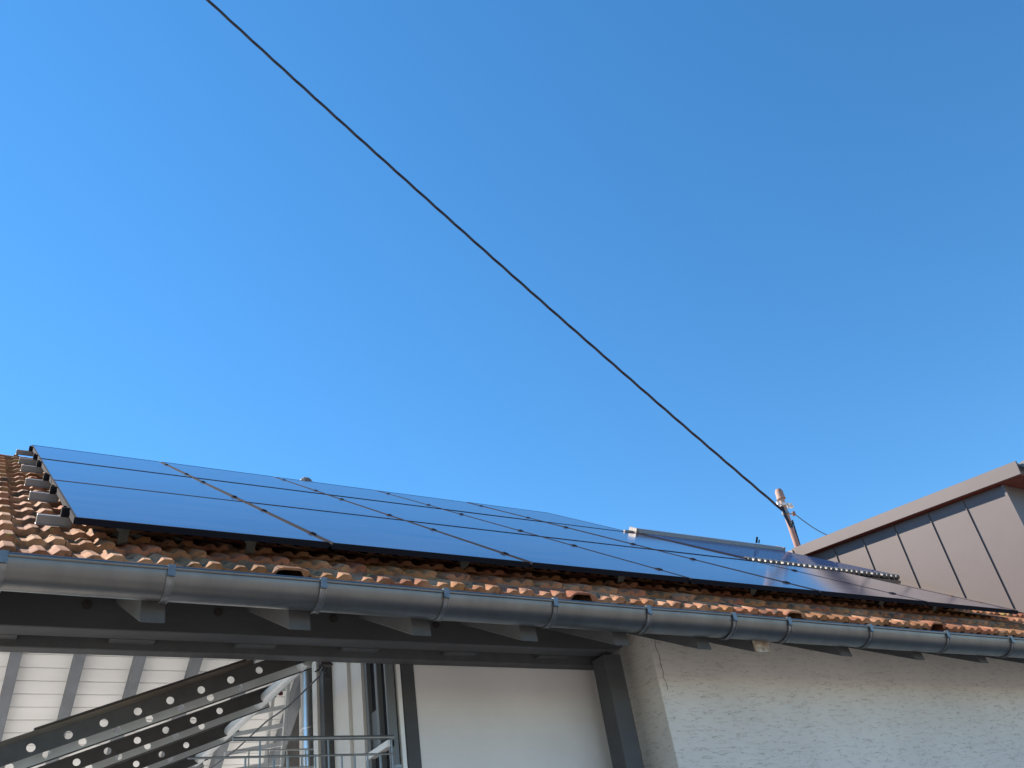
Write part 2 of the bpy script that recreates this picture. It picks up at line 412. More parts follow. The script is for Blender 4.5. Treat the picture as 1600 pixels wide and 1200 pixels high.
# white boards under the back slope
sb = 0.03; k = 0
while True:
    y0 = YR+0.02+sb*CT; y1 = y0+0.152*CT
    if y1 > YB-0.03: break
    MB().hexa([(RXL+.02,y0,backz(y0,-0.100)),(3.57,y0,backz(y0,-0.100)),(3.57,y1,backz(y1,-0.100)),(RXL+.02,y1,backz(y1,-0.100)),
               (RXL+.02,y0,backz(y0,-0.082)),(3.57,y0,backz(y0,-0.082)),(3.57,y1,backz(y1,-0.082)),(RXL+.02,y1,backz(y1,-0.082))]).build('ceiling_board', MT['whiteboard'], house, bevel=0.003)
    sb += 0.158; k += 1
# ridge beam
MB().box(RXL+.02, RXR-.1, YR-0.018, YR+0.018, ZR-0.36, ZR-0.12).build('ridge_beam', MT['rafter_in'], house)

# eave beam, its notched right end, bolts, packing blocks and the inner beam behind it
BZ = 1.603+H
bm_ = MB().prism([(-1.4, BZ), (3.51, BZ+0.012), (3.575, BZ+0.055), (3.575, BZ+0.125), (3.50, BZ+0.21), (-1.4, BZ+0.21)], 'y', YBM, YBM+0.11)
beam = bm_.build('eave_beam', MT['charcoal'], house, bevel=0.004)
for xb in (-0.15, 0.43, 1.015, 1.60, 2.19, 2.77):
    z0 = BZ+0.115
    b = MB(); n = 12
    b.tube([(xb+0.1, YBM-0.001, z0), (xb+0.1, YBM-0.006, z0)], 0.022, 12)
    b.tube([(xb+0.1, YBM-0.005, z0), (xb+0.1, YBM-0.018, z0)], 0.012, 6)
    b.build('bolt', MT['bracket_dark'], beam)
inner = MB().box(-1.4, 3.60, 4.425, 4.50, 1.578+H, BZ+0.20).build('inner_beam', MT['charcoal_side'], house, bevel=0.004)
for xb in (0.08, 0.66, 1.24, 1.80, 2.40, 3.02):
    MB().box(xb, xb+0.20, YBM+0.111, 4.424, BZ+0.004, BZ+0.20).build('packing_block', MT['charcoal_side'], house)

# gutter: half round with rolled front lip, falling slightly to the right
GR = 0.092
def gz(x): return 1.566+H-0.0067*x
GX0, GX1 = RXL-0.05, RXR
GYC = 3.45+GR
def gutter_mesh():
    b = MB(); N = 28; xs = [GX0+(GX1-GX0)*i/40 for i in range(41)]
    ring = []
    for a in range(N+1):
        t = pi*a/N
        ring.append((GYC-GR*cos(t), -GR*sin(t)))
    back = [(GYC+GR, 0.03)]
    outer = ring+back
    inner_ = [(GYC+GR-0.003, 0.03)]+[(GYC-(GR-0.003)*cos(pi*a/N), -(GR-0.003)*sin(pi*a/N)) for a in range(N, -1, -1)]
    sec = outer+inner_
    m_ = len(sec)
    vs = []
    for x in xs:
        dz = 0.0025*sin(x*2.1)+0.0015*sin(x*5.3+1)
        for (y, z) in sec: vs.append((x, y, gz(x)+z+dz*0.6))
    fs = []
    for i in range(len(xs)-1):
        for k in range(m_): fs.append((i*m_+k, i*m_+(k+1) % m_, (i+1)*m_+(k+1) % m_, (i+1)*m_+k))
    fs.append(tuple(range(m_))[::-1]); fs.append(tuple((len(xs)-1)*m_+k for k in range(m_)))
    b.add(vs, fs)
    b.tube([(x, GYC-GR+0.004, gz(x)+0.002+(0.0025*sin(x*2.1)+0.0015*sin(x*5.3+1))*0.6) for x in xs], 0.0105, 12)
    return b
gutter = gutter_mesh().build('gutter', MT['zinc'], house, smooth=True)
bx = [-0.92,-0.35,0.135]+[v*1.0 for v in (0.718,1.341,1.927,2.526,3.11,3.713,4.145,4.851,5.608,6.323,7.0,7.7,8.4,9.1,9.8,10.5)]
for xb in bx:
    b = MB(); N = 16; w = 0.014
    # strap wrapped round the outside
    for (x0, x1, r0, r1) in ((xb-w, xb+w, GR+0.001, GR+0.005), (xb-w-0.001, xb-w+0.004, GR+0.004, GR+0.008), (xb+w-0.004, xb+w+0.001, GR+0.004, GR+0.008)):
        sec = []
        for r in (r0, r1):
            for a in range(N+1):
                t = pi*(0.06+0.90*a/N); sec.append((r, t))
        vs = []
        for x in (x0, x1):
            for (r, t) in sec: vs.append((x, GYC-r*cos(t), gz(x)-r*sin(t)))
        m_ = N+1; q = 2*m_
        fs = []
        for a in range(N):
            fs += [(m_+a, m_+a+1, q+m_+a+1, q+m_+a), (a, a+1, q+a+1, q+a), (a, a+1, m_+a+1, m_+a), (q+a, q+a+1, q+m_+a+1, q+m_+a)]
        fs += [(0, m_, q+m_, q), (N, m_+N, q+m_+N, q+N)]
        b.add(vs, fs)
    # clip over the lip and its folded tongue
    b.box(xb-w, xb+w, GYC-GR-0.009, GYC-GR+0.02, gz(xb)+0.008, gz(xb)+0.0155)
    b.box(xb-w, xb+w, GYC-GR-0.010, GYC-GR-0.005, gz(xb)-0.034, gz(xb)+0.015)
    b.box(xb-w*0.8, xb+w*0.5, GYC-GR-0.014, GYC-GR-0.009, gz(xb)-0.034, gz(xb)-0.028)
    b.build('gutter_bracket', MT['zinc_bracket'], gutter, smooth=True)

# walls
ztop = roofz(YW, -0.085)
wm = MB()
wm.prism([(YW, 0), (YW, roofz(YW, -0.08)), (YW+0.30, roofz(YW+0.30, -0.08)), (YW+0.30, 0)], 'x', XW, RXR-0.2)
wall = wm.build('wall', MT['wall'], house, bevel=0.004)
# hairline crack near the corner, opened a little
cr = [(0.030,3.30),(0.046,3.25),(0.036,3.20),(0.052,3.15),(0.043,3.10),(0.050,3.05),(0.040,3.02),(0.053,2.98),(0.052,2.94)]
ck = MB()
for a, b_ in zip(cr[:-1], cr[1:]):
    ck.add([(XW+a[0]-.0016,YW-0.0015,a[1]),(XW+a[0]+.0016,YW-0.0015,a[1]),(XW+b_[0]+.0016,YW-0.0015,b_[1]),(XW+b_[0]-.0016,YW-0.0015,b_[1])], [(0,1,2,3)])
ck.build('crack', MT['bracket_dark'], wall)
infill = MB().box(2.265, 3.62, 4.512, 4.595, 0, 1.72+H).build('infill_wall', MT['infill'], house)
post = MB().box(3.415, 3.54, 4.272, 4.40, 0, BZ-0.003).build('post', MT['charcoal'], house, bevel=0.004)
post2 = MB().box(2.184, 2.262, 4.503, 4.60, 0, BZ+0.15).build('post', MT['charcoal'], house, bevel=0.004)
MB().box(2.155, 2.178, 4.503, 4.530, 0, 1.74+H).build('white_batten', MT['whitepaint'], house)
# room wall facing the terrace (plane x = 2.07): window, pilaster, rear corner post
rw = MB()
rw.box(2.075, 2.16, 4.80, 4.955, 0, 2.1+H)
rw.box(2.11, 2.16, 4.507, 4.80, 1.80+H, 2.1+H)
rw.box(2.11, 2.16, 4.507, 4.80, 0, 0.05+H)
rw.box(2.055, 2.16, 4.957, 5.19, 0, 2.1+H)
rw.box(2.16, 3.45, 5.05, 5.15, 0, 2.3+H)
rw.build('side_wall', MT['whitewall'], house)
MB().box(2.00, 2.07, 5.192, 5.262, 0, 2.05+H).build('post', MT['charcoal'], house, bevel=0.003)
MB().box(1.985, 2.045, 5.265, 5.34, 0, 2.05+H).build('post', MT['whitewall'], house)
# window in that wall
win = MB()
wy0, wy1 = 4.512, 4.798; wx = 2.112
zt_, zb_ = 1.78+H, 0.06+H
win.box(wx-0.02, wx+0.03, wy1-0.035, wy1, zb_, zt_)
win.box(wx-0.02, wx+0.03, wy0, wy0+0.02, zb_, zt_)
win.prism([(wy1-0.034, zt_-0.10), (wy1-0.034, zt_), (wy0+0.02, zt_), (wy0+0.02, zt_-0.06), (wy1-0.12, zt_-0.06)], 'x', wx-0.02, wx+0.03)
win.box(wx-0.024, wx+0.03, 4.620, 4.652, zb_, zt_-0.06)
win.build('window', MT['winframe'], house, bevel=0.002)
window = [o for o in house.children if o.name.startswith('window')][0]
MB().box(wx+0.005, wx+0.012, wy0+0.021, 4.618, zb_, zt_-0.06).build('pane', MT['glass'], window)
MB().box(wx+0.005, wx+0.012, 4.654, wy1-0.036, zb_, zt_-0.06).build('pane', MT['glass'], window)
MB().box(wx-0.004, wx+0.004, 4.654, wy1-0.036, 1.20+H, 1.39+H).build('reflection_plate', MT['pane_reflection'], window)  # added plate that paints a reflection on the pane
MB().box(wx-0.034, wx+0.004, wy0, wy1, 1.150+H, 1.182+H).build('transom', MT['whitepaint'], window)
# rear wall of the terrace
MB().prism([(3.575, 0), (3.575, backz(9.9, -0.09)), (7.0, backz(9.9, -0.09)), (7.0, 0)], 'y', 9.9, 10.05).build('rear_wall', MT['whitewall'], house)

# ------------------------------------------------------------------ dormer
XC, XF = 8.70, 8.60
def ftop(y): return 3.547+H+0.1375*(y-3.89)
def fbot(y): return 3.410+H+0.1420*(y-3.91)
YD0, YD1 = 3.90, 6.78
dr = MB()
dr.prism([(4.152, roofz(4.152, -0.05)), (4.152, fbot(4.152)-0.002), (6.9, fbot(6.9)), (6.95, roofz(6.95, -0.05))], 'x', XC+0.004, RXR-0.3)
dormer = dr.build('dormer', MT['brownmetal'], house)
seams = [4.152, 4.585, 5.0, 5.43, 5.86, 6.265, 6.62]
for a, b_ in zip(seams[:-1], seams[1:]):
    za, zb = roofz(a, 0.03), roofz(b_, 0.03)
    if fbot(b_)-0.01 < zb: b_ = min(b_, 6.55)
    q = MB()
    g_ = 0.003
    q.prism([(a+g_, za), (a+g_, fbot(a)-0.01), (b_-g_, fbot(b_)-0.01), (b_-g_, max(zb, za))], 'x', XC-0.010, XC+0.002)
    # standing seam on its near edge
    wd = 0.007 if a > 4.2 else 0.014
    q.prism([(a-wd*0.2, za-0.0), (a-wd*0.2, fbot(a)-0.012), (a+wd*0.6, fbot(a)-0.012), (a+wd*0.6, za)], 'x', XC-0.022, XC-0.0105)
    q.build('cladding_panel', MT['brownmetal'], dormer)
# corner profile and base flashing
MB().prism([(4.128, roofz(4.128, 0.02)), (4.128, fbot(4.128)-0.012), (4.150, fbot(4.15)-0.012), (4.150, roofz(4.15, 0.02))], 'x', XC-0.030, XC+0.03).build('corner_trim', MT['brownmetal'], dormer)
MB().prism([(4.17, roofz(4.17, 0.045)), (6.55, roofz(6.55, 0.045)), (6.55, roofz(6.55, 0.062)), (4.17, roofz(4.17, 0.062))], 'x', XC-0.045, XC-0.012).build('base_flashing', MT['brownmetal'], dormer)
# front face panels with seams
xx = XC+0.035
while xx < RXR-0.4:
    MB().box(xx, xx+0.40, 4.138, 4.150, roofz(4.14, 0.0), fbot(4.14)-0.012).build('cladding_panel', MT['brownmetal'], dormer)
    MB().box(xx+0.402, xx+0.412, 4.114, 4.150, roofz(4.14, 0.0), fbot(4.14)-0.012).build('standing_seam', MT['brownmetal'], dormer)
    xx += 0.414
# roof slab, fascia, soffit
MB().prism([(YD0, fbot(YD0)+0.02), (YD0, ftop(YD0)-0.006), (7.15, ftop(7.15)-0.006), (7.15, fbot(7.15)+0.02)], 'x', XF+0.022, RXR-0.3).build('dormer_roof', MT['brownmetal'], dormer)
MB().prism([(YD0-0.01, fbot(YD0)), (YD0-0.022, ftop(YD0)), (YD1, ftop(YD1)), (YD1-0.08, fbot(YD1-0.08))], 'x', XF, XF+0.020).build('fascia', MT['brownmetal'], dormer, bevel=0.003)
MB().prism([(YD1+0.002, ftop(YD1)-0.012), (7.10, ftop(7.10)-0.02), (7.10, fbot(7.10)), (YD1+0.002, fbot(YD1))], 'x', XF+0.01, XF+0.020).build('end_flashing', MT['beige'], dormer)
MB().prism([(YD0+0.004, fbot(YD0)-0.003), (YD0+0.004, fbot(YD0)+0.018), (6.7, fbot(6.7)+0.018), (6.7, fbot(6.7)-0.003)], 'x', XF+0.006, RXR-0.3).build('soffit_board', MT['redwood'], dormer)
# dormer gutter with pale end cap
b = MB(); N = 14; R2 = 0.065
zc = ftop(3.84)-0.012
sec = [(3.885-R2-R2*cos(pi*a/N), zc-R2*sin(pi*a/N)) for a in range(N+1)]+[(3.885-R2-(R2-.003)*cos(pi*a/N), zc-(R2-.003)*sin(pi*a/N)) for a in range(N, -1, -1)]
m_ = len(sec); vs = [(x, y, z) for x in (XF+0.05, RXR-0.3) for (y, z) in sec]
b.add(vs, [(k, (k+1) % m_, m_+(k+1) % m_, m_+k) for k in range(m_)])
b.tube([(XF+0.05, 3.885-2*R2, zc), (RXR-.3, 3.885-2*R2, zc)], 0.009, 8)
b.build('dormer_gutter', MT['zinc'], dormer, smooth=True)
MB().prism([(3.885-R2-R2*cos(pi*a/N), zc-R2*sin(pi*a/N)) for a in range(N+1)], 'x', XF+0.042, XF+0.049).build('gutter_end_cap', MT['silver'], dormer)

# ------------------------------------------------------------------ solar panels
PWD, PHT = 1.155, 1.7711
gapx, gapy = 0.017, 0.034
rows = ['bottom', 'middle', 'top']
def panel_mesh():
    w, l = PWD-gapx, PHT-gapy
    f = MB()
    t = 0.030; lip = 0.011
    # frame: four bars around the glass
    f.box(0, w, 0, lip, -t, 0); f.box(0, w, l-lip, l, -t, 0); f.box(0, lip, lip, l-lip, -t, 0); f.box(w-lip, w, lip, l-lip, -t, 0)
    gl = MB().box(lip, w-lip, lip, l-lip, -0.008, -0.0018)
    bs = MB().box(lip, w-lip, lip, l-lip, -0.014, -0.010)
    return f.mesh('frame', MT['frame']), gl.mesh('glass', MT['panel']), bs.mesh('backsheet', MT['frame'])
fm, gm, bsm = panel_mesh()
order = ['leftmost', 'second from left', 'third from left', 'fourth from left', 'fifth from left', 'rightmost']
for j in range(3):
    for i in range(6):
        if i == 5 and j > 0: continue
        p = RP(PX+i*PWD+gapx/2, j*PHT+gapy/2, random.uniform(-0.0015, 0.0015))
        lab = '%s dark blue solar panel of the %s row' % (order[i], rows[j])
        if i == 0 and j == 0: lab = 'leftmost solar panel of the bottom row, above the sunlit tiles'
        if i == 5: lab = 'rightmost solar panel of the bottom row, reflecting the brown dormer'
        if i == 4 and j > 0: lab = 'solar panel in the %s row directly left of the tube collector' % rows[j]
        if i == 0 and j == 2: lab = 'leftmost solar panel of the top row, at the upper left corner'
        t = thing('solar_panel', lab, 'solar panel', p, 'solar panels on the tiled roof')
        rx = TH+random.uniform(-0.0012, 0.0012)
        for nm, m_e in (('frame', fm), ('glass', gm), ('backsheet', bsm)):
            link(nm, m_e, t, p, (rx, 0, 0))

# mounting rails: square profiles, clamps between the panels, hooks under the lowest one
rail_s = [0.32, 1.30, 2.08, 3.15, 3.87, 4.92]
rlab = ['lowest grey mounting rail under the solar panels', 'second mounting rail from the gutter', 'third mounting rail from the gutter, under the middle row',
        'fourth mounting rail from the gutter', 'fifth mounting rail from the gutter, under the top row', 'highest mounting rail, end sticking out against the sky']
for k, s in enumerate(rail_s):
    x1 = PX+(6 if k < 2 else 5)*PWD+0.04
    t = thing('mounting_rail', rlab[k], 'rail', RP(PX-0.115, s, -0.075), 'mounting rails of the solar array')
    def seg(mb, x0, x1, s0, s1, h0, h1):
        mb.hexa([RP(x0,s0,h0),RP(x1,s0,h0),RP(x1,s1,h0),RP(x0,s1,h0),RP(x0,s0,h1),RP(x1,s0,h1),RP(x1,s1,h1),RP(x0,s1,h1)]); return mb
    r = MB(); seg(r, PX+0.0305, x1, s-0.020, s+0.020, -0.0620, -0.0375); seg(r, PX-0.115, PX+0.03, s-0.020, s+0.020, -0.078, -0.0375); seg(r, PX-0.117, PX+0.03, s-0.026, s+0.024, -0.0825, -0.0785)
    r.build('profile', MT['alu'], t, bevel=0.0015)
    c = MB(); seg(c, PX-0.022, PX+0.009, s-0.022, s+0.022, -0.037, 0.004)
    c.tube([RP(PX-0.010, s, 0.002), RP(PX-0.010, s, 0.011)], 0.007, 6)
    c.build('end_clamp', MT['clamp'], t)
    for i in range(1, 6 if k < 2 else 5):
        c = MB(); xx = PX+i*PWD
        seg(c, xx-0.018, xx+0.018, s-0.020, s+0.020, 0.0032, 0.0052); seg(c, xx-0.008, xx+0.008, s-0.026, s+0.026, -0.037, 0.0032)
        c.tube([RP(xx, s, 0.005), RP(xx, s, 0.009)], 0.006, 6)
        c.build('mid_clamp', MT['clamp'], t)
    if k == 0:
        for xx in (0.63, 1.22, 2.42, 3.52, 4.65, 5.98, 6.62):
            c = MB(); w = 0.022
            s0 = s-0.035
            seg(c, xx-w, xx+w, s0-0.006, s0, -0.152, -0.040)
            seg(c, xx-w, xx+w, s0-0.030, s0-0.006, -0.046, -0.040)
            seg(c, xx-w*1.5, xx+w*1.0, s0-0.016, s0+0.012, -0.075, -0.058)
            seg(c, xx-w, xx+w, s0-0.060, s0, -0.158, -0.152)
            c.build('roof_hook', MT['alu_dull'], t)
# thin dark strips added in the column joints, standing in for lit rails beneath
for i in range(1, 6):
    n_ = 3 if i < 5 else 1
    q = MB()
    for sg in range(n_*4):
        a = sg*PHT/4+0.012; b2 = a+PHT/4-0.03
        xx = PX+i*PWD
        q.hexa([RP(xx-.006,a,-.020),RP(xx+.006,a,-.020),RP(xx+.006,b2,-.020),RP(xx-.006,b2,-.020),RP(xx-.006,a,-.012),RP(xx+.006,a,-.012),RP(xx+.006,b2,-.012),RP(xx-.006,b2,-.012)])
    o = q.build('joint_strip', MT['clamp'])
    tag(o, 'thin added dark strip in the %s upright joint between solar panel columns' % ['first', 'second', 'third', 'fourth', 'fifth, shortest'][i-1], 'joint strip', 'strips in the joints of the solar array')

# ------------------------------------------------------------------ evacuated tube collector
tc_ = thing('tube_collector', 'solar tube collector with beige header and silver tube tips beside the panels', 'tube collector', RP(6.2, 1.9, -0.08))
XA, XB = 6.235, 8.42
NT = 29
for i in range(NT):
    xx = XA+0.03+(XB-XA-0.06)*i/(NT-1)
    e = random.uniform(-0.006, 0.006)
    tb = MB().tube([RP(xx, 1.99+e, -0.012), RP(xx, 3.56, -0.012)], 0.0265, 10, cap=False).build('tube', MT['tubeglass'], tc_, smooth=True)
    MB().tube([RP(xx, 1.925+e, -0.012), RP(xx, 1.935+e, -0.012), RP(xx, 1.995+e, -0.012)], [0.020, 0.029, 0.029], 10).build('tube_cap', MT['silver'], tb, smooth=True)
def rbox(mb, x0, x1, s0, s1, h0, h1):
    mb.hexa([RP(x0,s0,h0),RP(x1,s0,h0),RP(x1,s1,h0),RP(x0,s1,h0),RP(x0,s0,h1),RP(x1,s0,h1),RP(x1,s1,h1),RP(x0,s1,h1)]); return mb
hd = MB()
for i in (0,):
    pr = [(3.55,-0.05),(3.545,0.015),(3.565,0.045),(3.59,0.050),(3.64,0.050),(3.67,0.038),(3.68,0.012),(3.68,-0.05)]
    vs = [RP(x_, s_, h_) for x_ in (XA-0.02, XB+0.02) for (s_, h_) in pr]; n = len(pr)
    hd.add(vs, [tuple(range(n)), tuple(range(n, 2*n))]+[(k, (k+1) % n, n+(k+1) % n, n+k) for k in range(n)])
hd.build('header', MT['beige'], tc_, bevel=0.004)
rbox(rbox(MB(), XA-0.045, XA-0.021, 3.56, 3.69, -0.052, 0.052), XB+0.021, XB+0.045, 3.56, 3.69, -0.052, 0.052).build('header_end_cap', MT['beige'], tc_)
MB().tube([RP(XA-0.16, 3.62, 0.0), RP(XA-0.046, 3.62, 0.0)], 0.018, 8).build('pipe_stub', MT['beige'], tc_)
rbox(MB(), XA-0.03, XA-0.008, 1.93, 3.54, -0.055, 0.006).build('side_rail', MT['clamp'], tc_)
rbox(MB(), XA-0.03, XB+0.03, 1.94, 1.975, -0.075, -0.042).build('bottom_rail', MT['alu'], tc_)
rbox(MB(), XA, XB, 1.98, 3.54, -0.060, -0.052).build('reflector', MT['alu'], tc_)
q = MB(); q.tube([RP(8.05, 3.63, 0.058), RP(8.05, 3.63, 0.13)], 0.012, 8); q.tube([RP(8.09, 3.63, 0.058), RP(8.09, 3.63, 0.10)], 0.008, 8)
q.build('air_vent', MT['clamp'], tc_)

# ------------------------------------------------------------------ flue pipe
fl = thing('flue_pipe', 'shiny steel flue pipe rising behind the canopy, capped above the panels', 'flue pipe', (3.17, 8.6, 1.55))
fx, fy = 3.17, 8.6
MB().tube([(fx,fy,1.55),(fx,fy,2.88+H-1.0+0.9),(fx,fy,5.02+H)], 0.088, 28).build('pipe', MT['chrome'], fl, smooth=True)
for zz in (2.27+H, 2.36+H):
    MB().tube([(fx,fy,zz),(fx,fy,zz+0.012)], 0.096, 28).build('clamp_band', MT['chrome'], fl, smooth=True)
MB().tube([(fx,fy,5.055+H),(fx,fy,5.070+H),(fx,fy,5.09+H),(fx,fy,5.10+H)], [0.068,0.068,0.050,0.010], 24).build('cap', MT['silver'], fl, smooth=True)
for a in range(3):
    t = a*2.1
    MB().tube([(fx+.08*cos(t),fy+.08*sin(t),5.0+H),(fx+.08*cos(t),fy+.08*sin(t),5.075+H)], 0.006, 6).build('cap_strut', MT['silver'], fl)

# ------------------------------------------------------------------ perforated canopy frame under the eave
cf = thing('canopy_frame', 'dark perforated steel channels climbing to a pale cross tube under the eave', 'canopy frame', (0.3, 5.5, 1.55))
UA = radians(20.0)
def perforated(mb, org, u, v, w, length, height, holes, rad, thick):
    """plate in the u,v plane (thickness along w) with round holes at distances `holes` from the origin end"""
    NS_ = 16
    edges = [0.0]
    cells = []
    half = rad*1.9
    for hpos in holes: cells.append((hpos-half, hpos+half, hpos))
    cur = 0.0; plain = []
    for a, b_, c in cells:
        if a > cur+1e-4: plain.append((cur, a))
        cur = b_
    if cur < length: plain.append((cur, length))
    def P(a, b_, t): return tuple(org+u*a+v*b_+w*t)
    for a, b_ in plain:
        mb.hexa([P(a,0,0),P(b_,0,0),P(b_,height,0),P(a,height,0),P(a,0,thick),P(b_,0,thick),P(b_,height,thick),P(a,height,thick)])
    for a, b_, c in cells:
        cy = height/2; vs = []; 
        for t in (0, thick):
            for k in range(NS_):
                an = 2*pi*k/NS_; vs.append(P(c+rad*cos(an), cy+rad*sin(an), t))
            for k in range(NS_):
                an = 2*pi*k/NS_; dx, dy = cos(an), sin(an)
                sx = half/abs(dx) if abs(dx) > 1e-6 else 1e9; sy = cy/abs(dy) if abs(dy) > 1e-6 else 1e9
                q_ = min(sx, sy)
                # snap the diagonal samples to corners
                if k % 4 == 2: vs.append(P(c+half*(1 if dx > 0 else -1), cy+cy*(1 if dy > 0 else -1), t))
                else: vs.append(P(c+dx*q_, cy+dy*q_, t))
        fs = []
        for k in range(NS_):
            k2 = (k+1) % NS_
            fs += [(k, k2, NS_+k2, NS_+k), (2*NS_+k, 2*NS_+k2, 3*NS_+k2, 3*NS_+k), (k, k2, 2*NS_+k2, 2*NS_+k), (NS_+k, NS_+k2, 3*NS_+k2, 3*NS_+k)]
        mb.add(vs, fs)
    return mb
ud = Vector((-cos(UA), 0, -sin(UA)))       # down-left along the channel
vd = Vector((-sin(UA)*-1, 0, cos(UA)))     # up
vd = Vector((-sin(UA), 0, cos(UA)))
yd = Vector((0, 1, 0))
ys = [4.56, 5.28, 6.02, 6.74, 7.45, 8.15]
for k, Y in enumerate(ys):
    org = Vector((1.742, Y, 1.628+H+0.008*k))
    L = 2.7
    holes = [0.335+0.152*i for i in range(15)]
    ch = perforated(MB(), org, ud, vd, yd, L, 0.072, holes, 0.0185, 0.004).build('channel', MT['channel'], cf)
    # rear web (bounce light painted in as a pale colour, below the front one) with its own holes, and a folded lip
    rwb = perforated(MB(), org+yd*0.135-vd*0.012, ud, vd, yd, L, 0.050, [h_+0.075 for h_ in holes], 0.0175, 0.004)
    rwb.build('rear_web', MT['channel_lit'], ch)
    lp = MB(); o1 = org+yd*0.140-vd*0.018; 
    lp.hexa([tuple(o1+a) for a in (Vector((0,0,0)), ud*L, ud*L+yd*.006, yd*.006, vd*.014, ud*L+vd*.014, ud*L+yd*.006+vd*.014, yd*.006+vd*.014)])
    lp.build('lip', MT['channel'], ch)
    tp = MB(); o1 = org+vd*0.0725
    tp.hexa([tuple(o1+a) for a in (Vector((0,0,0)), ud*L, ud*L+yd*.03, yd*.03, vd*.004, ud*L+vd*.004, ud*L+yd*.03+vd*.004, yd*.03+vd*.004)])
    tp.build('top_flange', MT['channel'], ch)
# weathered strip lying along the first channel
o1 = Vector((1.76, 4.60, 1.628+H))+ud*0.36+vd*0.078
st = MB(); st.hexa([tuple(o1+a) for a in (Vector((0,0,0)), ud*1.9, ud*1.9+yd*.02, yd*.02, vd*.040-ud*0.02, ud*1.9+vd*.040, ud*1.9+yd*.02+vd*.040, yd*.02+vd*.040-ud*0.02)])
st.build('edge_strip', MT['brownboard'], cf)
o2 = o1+vd*0.042-yd*0.004+ud*0.02
st = MB(); st.hexa([tuple(o2+a) for a in (Vector((0,0,0)), ud*1.0, ud*1.0+yd*.03, yd*.03, vd*.008, ud*1.0+vd*.008, ud*1.0+yd*.03+vd*.008, yd*.03+vd*.008)])
st.build('cap_strip', MT['channel'], cf)
# cross tube
MB().tube([(1.685, 4.60, 1.625+H), (1.680, 5.6, 1.640+H), (1.675, 8.3, 1.69+H)], 0.034, 16).build('cross_tube', MT['tubewhite'], cf, smooth=True)
# cable along the tube and the hanger at the beam
pts = [(1.76, 4.52, 1.60+H), (1.76, 4.62, 1.545+H), (1.72, 5.0, 1.50+H), (1.705, 5.35, 1.515+H), (1.69, 5.9, 1.50+H), (1.68, 6.6, 1.53+H), (1.67, 7.4, 1.53+H)]
tag(MB().tube(pts, 0.0045, 6).build('cable', MT['cable'], None, smooth=True), 'thin dark cable hanging along the canopy cross tube', 'cable')
hg = thing('hanger_bracket', 'small dark bracket with knotted cord hanging from the beam at the canopy end', 'bracket', (1.76, 4.50, 1.6+H))
MB().box(1.735, 1.775, 4.502, 4.53, 1.575+H, 1.66+H).box(1.725, 1.79, 4.500, 4.545, 1.566+H, 1.574+H).build('plate', MT['bracket_dark'], hg)
MB().tube([(1.755,4.53,1.575+H),(1.74,4.53,1.545+H),(1.77,4.53,1.53+H),(1.775,4.53,1.50+H),(1.76,4.53,1.505+H),(1.765,4.53,1.56+H)], 0.004, 6).build('cord', MT['cable'], hg, smooth=True)
MB().tube([(1.74,4.53,1.575+H),(1.725,4.53,1.55+H),(1.70,4.53,1.535+H)], 0.004, 6).build('cord', MT['cable'], hg, smooth=True)
tag(MB().box(1.765,1.79,5.30,5.32,1.655+H,1.675+H).build('cloth_tag', MT['red'], None, bevel=0.004), 'small dark red tag at the end of the second canopy channel', 'tag')

# ------------------------------------------------------------------ railing
rl = thing('railing', 'thin steel railing with upright bars in front of the flue and window', 'railing', (1.6, 4.62, 1.55))
YRL = 4.42
sc = YRL/4.3
zr = 1.140*sc+H; x0, x1 = 1.215*sc, 2.034*sc-0.02
MB().tube([(x0, YRL, zr), (x1, YRL, zr)], 0.0105, 10).build('top_rail', MT['steel'], rl, smooth=True)
zr2 = zr-0.082
MB().tube([(x0-0.2, YRL, zr2), (x1, YRL, zr2)], 0.0055, 8).build('lower_rail', MT['steel'], rl, smooth=True)
k = 0; xx = x1-0.012
while xx > x0:
    top = zr if k % 5 == 0 else zr2
    MB().tube([(xx, YRL, 1.55), (xx, YRL, top)], 0.0048, 8).build('bar', MT['steel'], rl, smooth=True)
    xx -= 0.068; k += 1
MB().box(x1, x1+0.03, YRL-0.012, YRL+0.012, zr2-0.07, zr2-0.055).build('wall_fixing', MT['steel'], rl)

# wire mesh screen, left of the railing
ws = thing('wire_screen', 'white wire grid screen beside the railing, below the cross tube', 'screen', (1.75, 5.9, 1.55))
for i in range(4):
    xx = 1.80+0.125*i
    MB().tube([(xx, 6.0, 1.55), (xx, 6.0, 1.52+H)], 0.0055, 6).build('wire', MT['tubewhite'], ws)
for i in range(4):
    zz = 1.52+H-0.11*i
    MB().tube([(1.70, 6.0, zz), (2.30, 6.0, zz)], 0.0055, 6).build('wire', MT['tubewhite'], ws)

# white slatted frame leaning behind
ld = thing('slatted_frame', 'white wooden slatted frame leaning under the roof behind the railing', 'frame', (3.0, 9.2, 1.55))
def quad_bar(p0, p1, w, dpt, name):
    p0 = Vector(p0); p1 = Vector(p1); d_ = (p1-p0).normalized(); a = Vector((1,0,0)) if abs(d_.x) < 0.7 else Vector((0,0,1)); b_ = d_.cross(a).normalized(); a = b_.cross(d_).normalized()
    vs = [p0-a*w-b_*dpt, p0+a*w-b_*dpt, p0+a*w+b_*dpt, p0-a*w+b_*dpt, p1-a*w-b_*dpt, p1+a*w-b_*dpt, p1+a*w+b_*dpt, p1-a*w+b_*dpt]
    return MB().hexa([tuple(v) for v in vs]).build(name, MT['whitepaint'], ld, bevel=0.003)
La, Lb = Vector((3.05, 9.3, 3.02+H)), Vector((2.95, 9.5, 1.8+H))
Ra, Rb = Vector((3.17, 9.2, 3.10+H)), Vector((3.12, 9.4, 1.8+H))
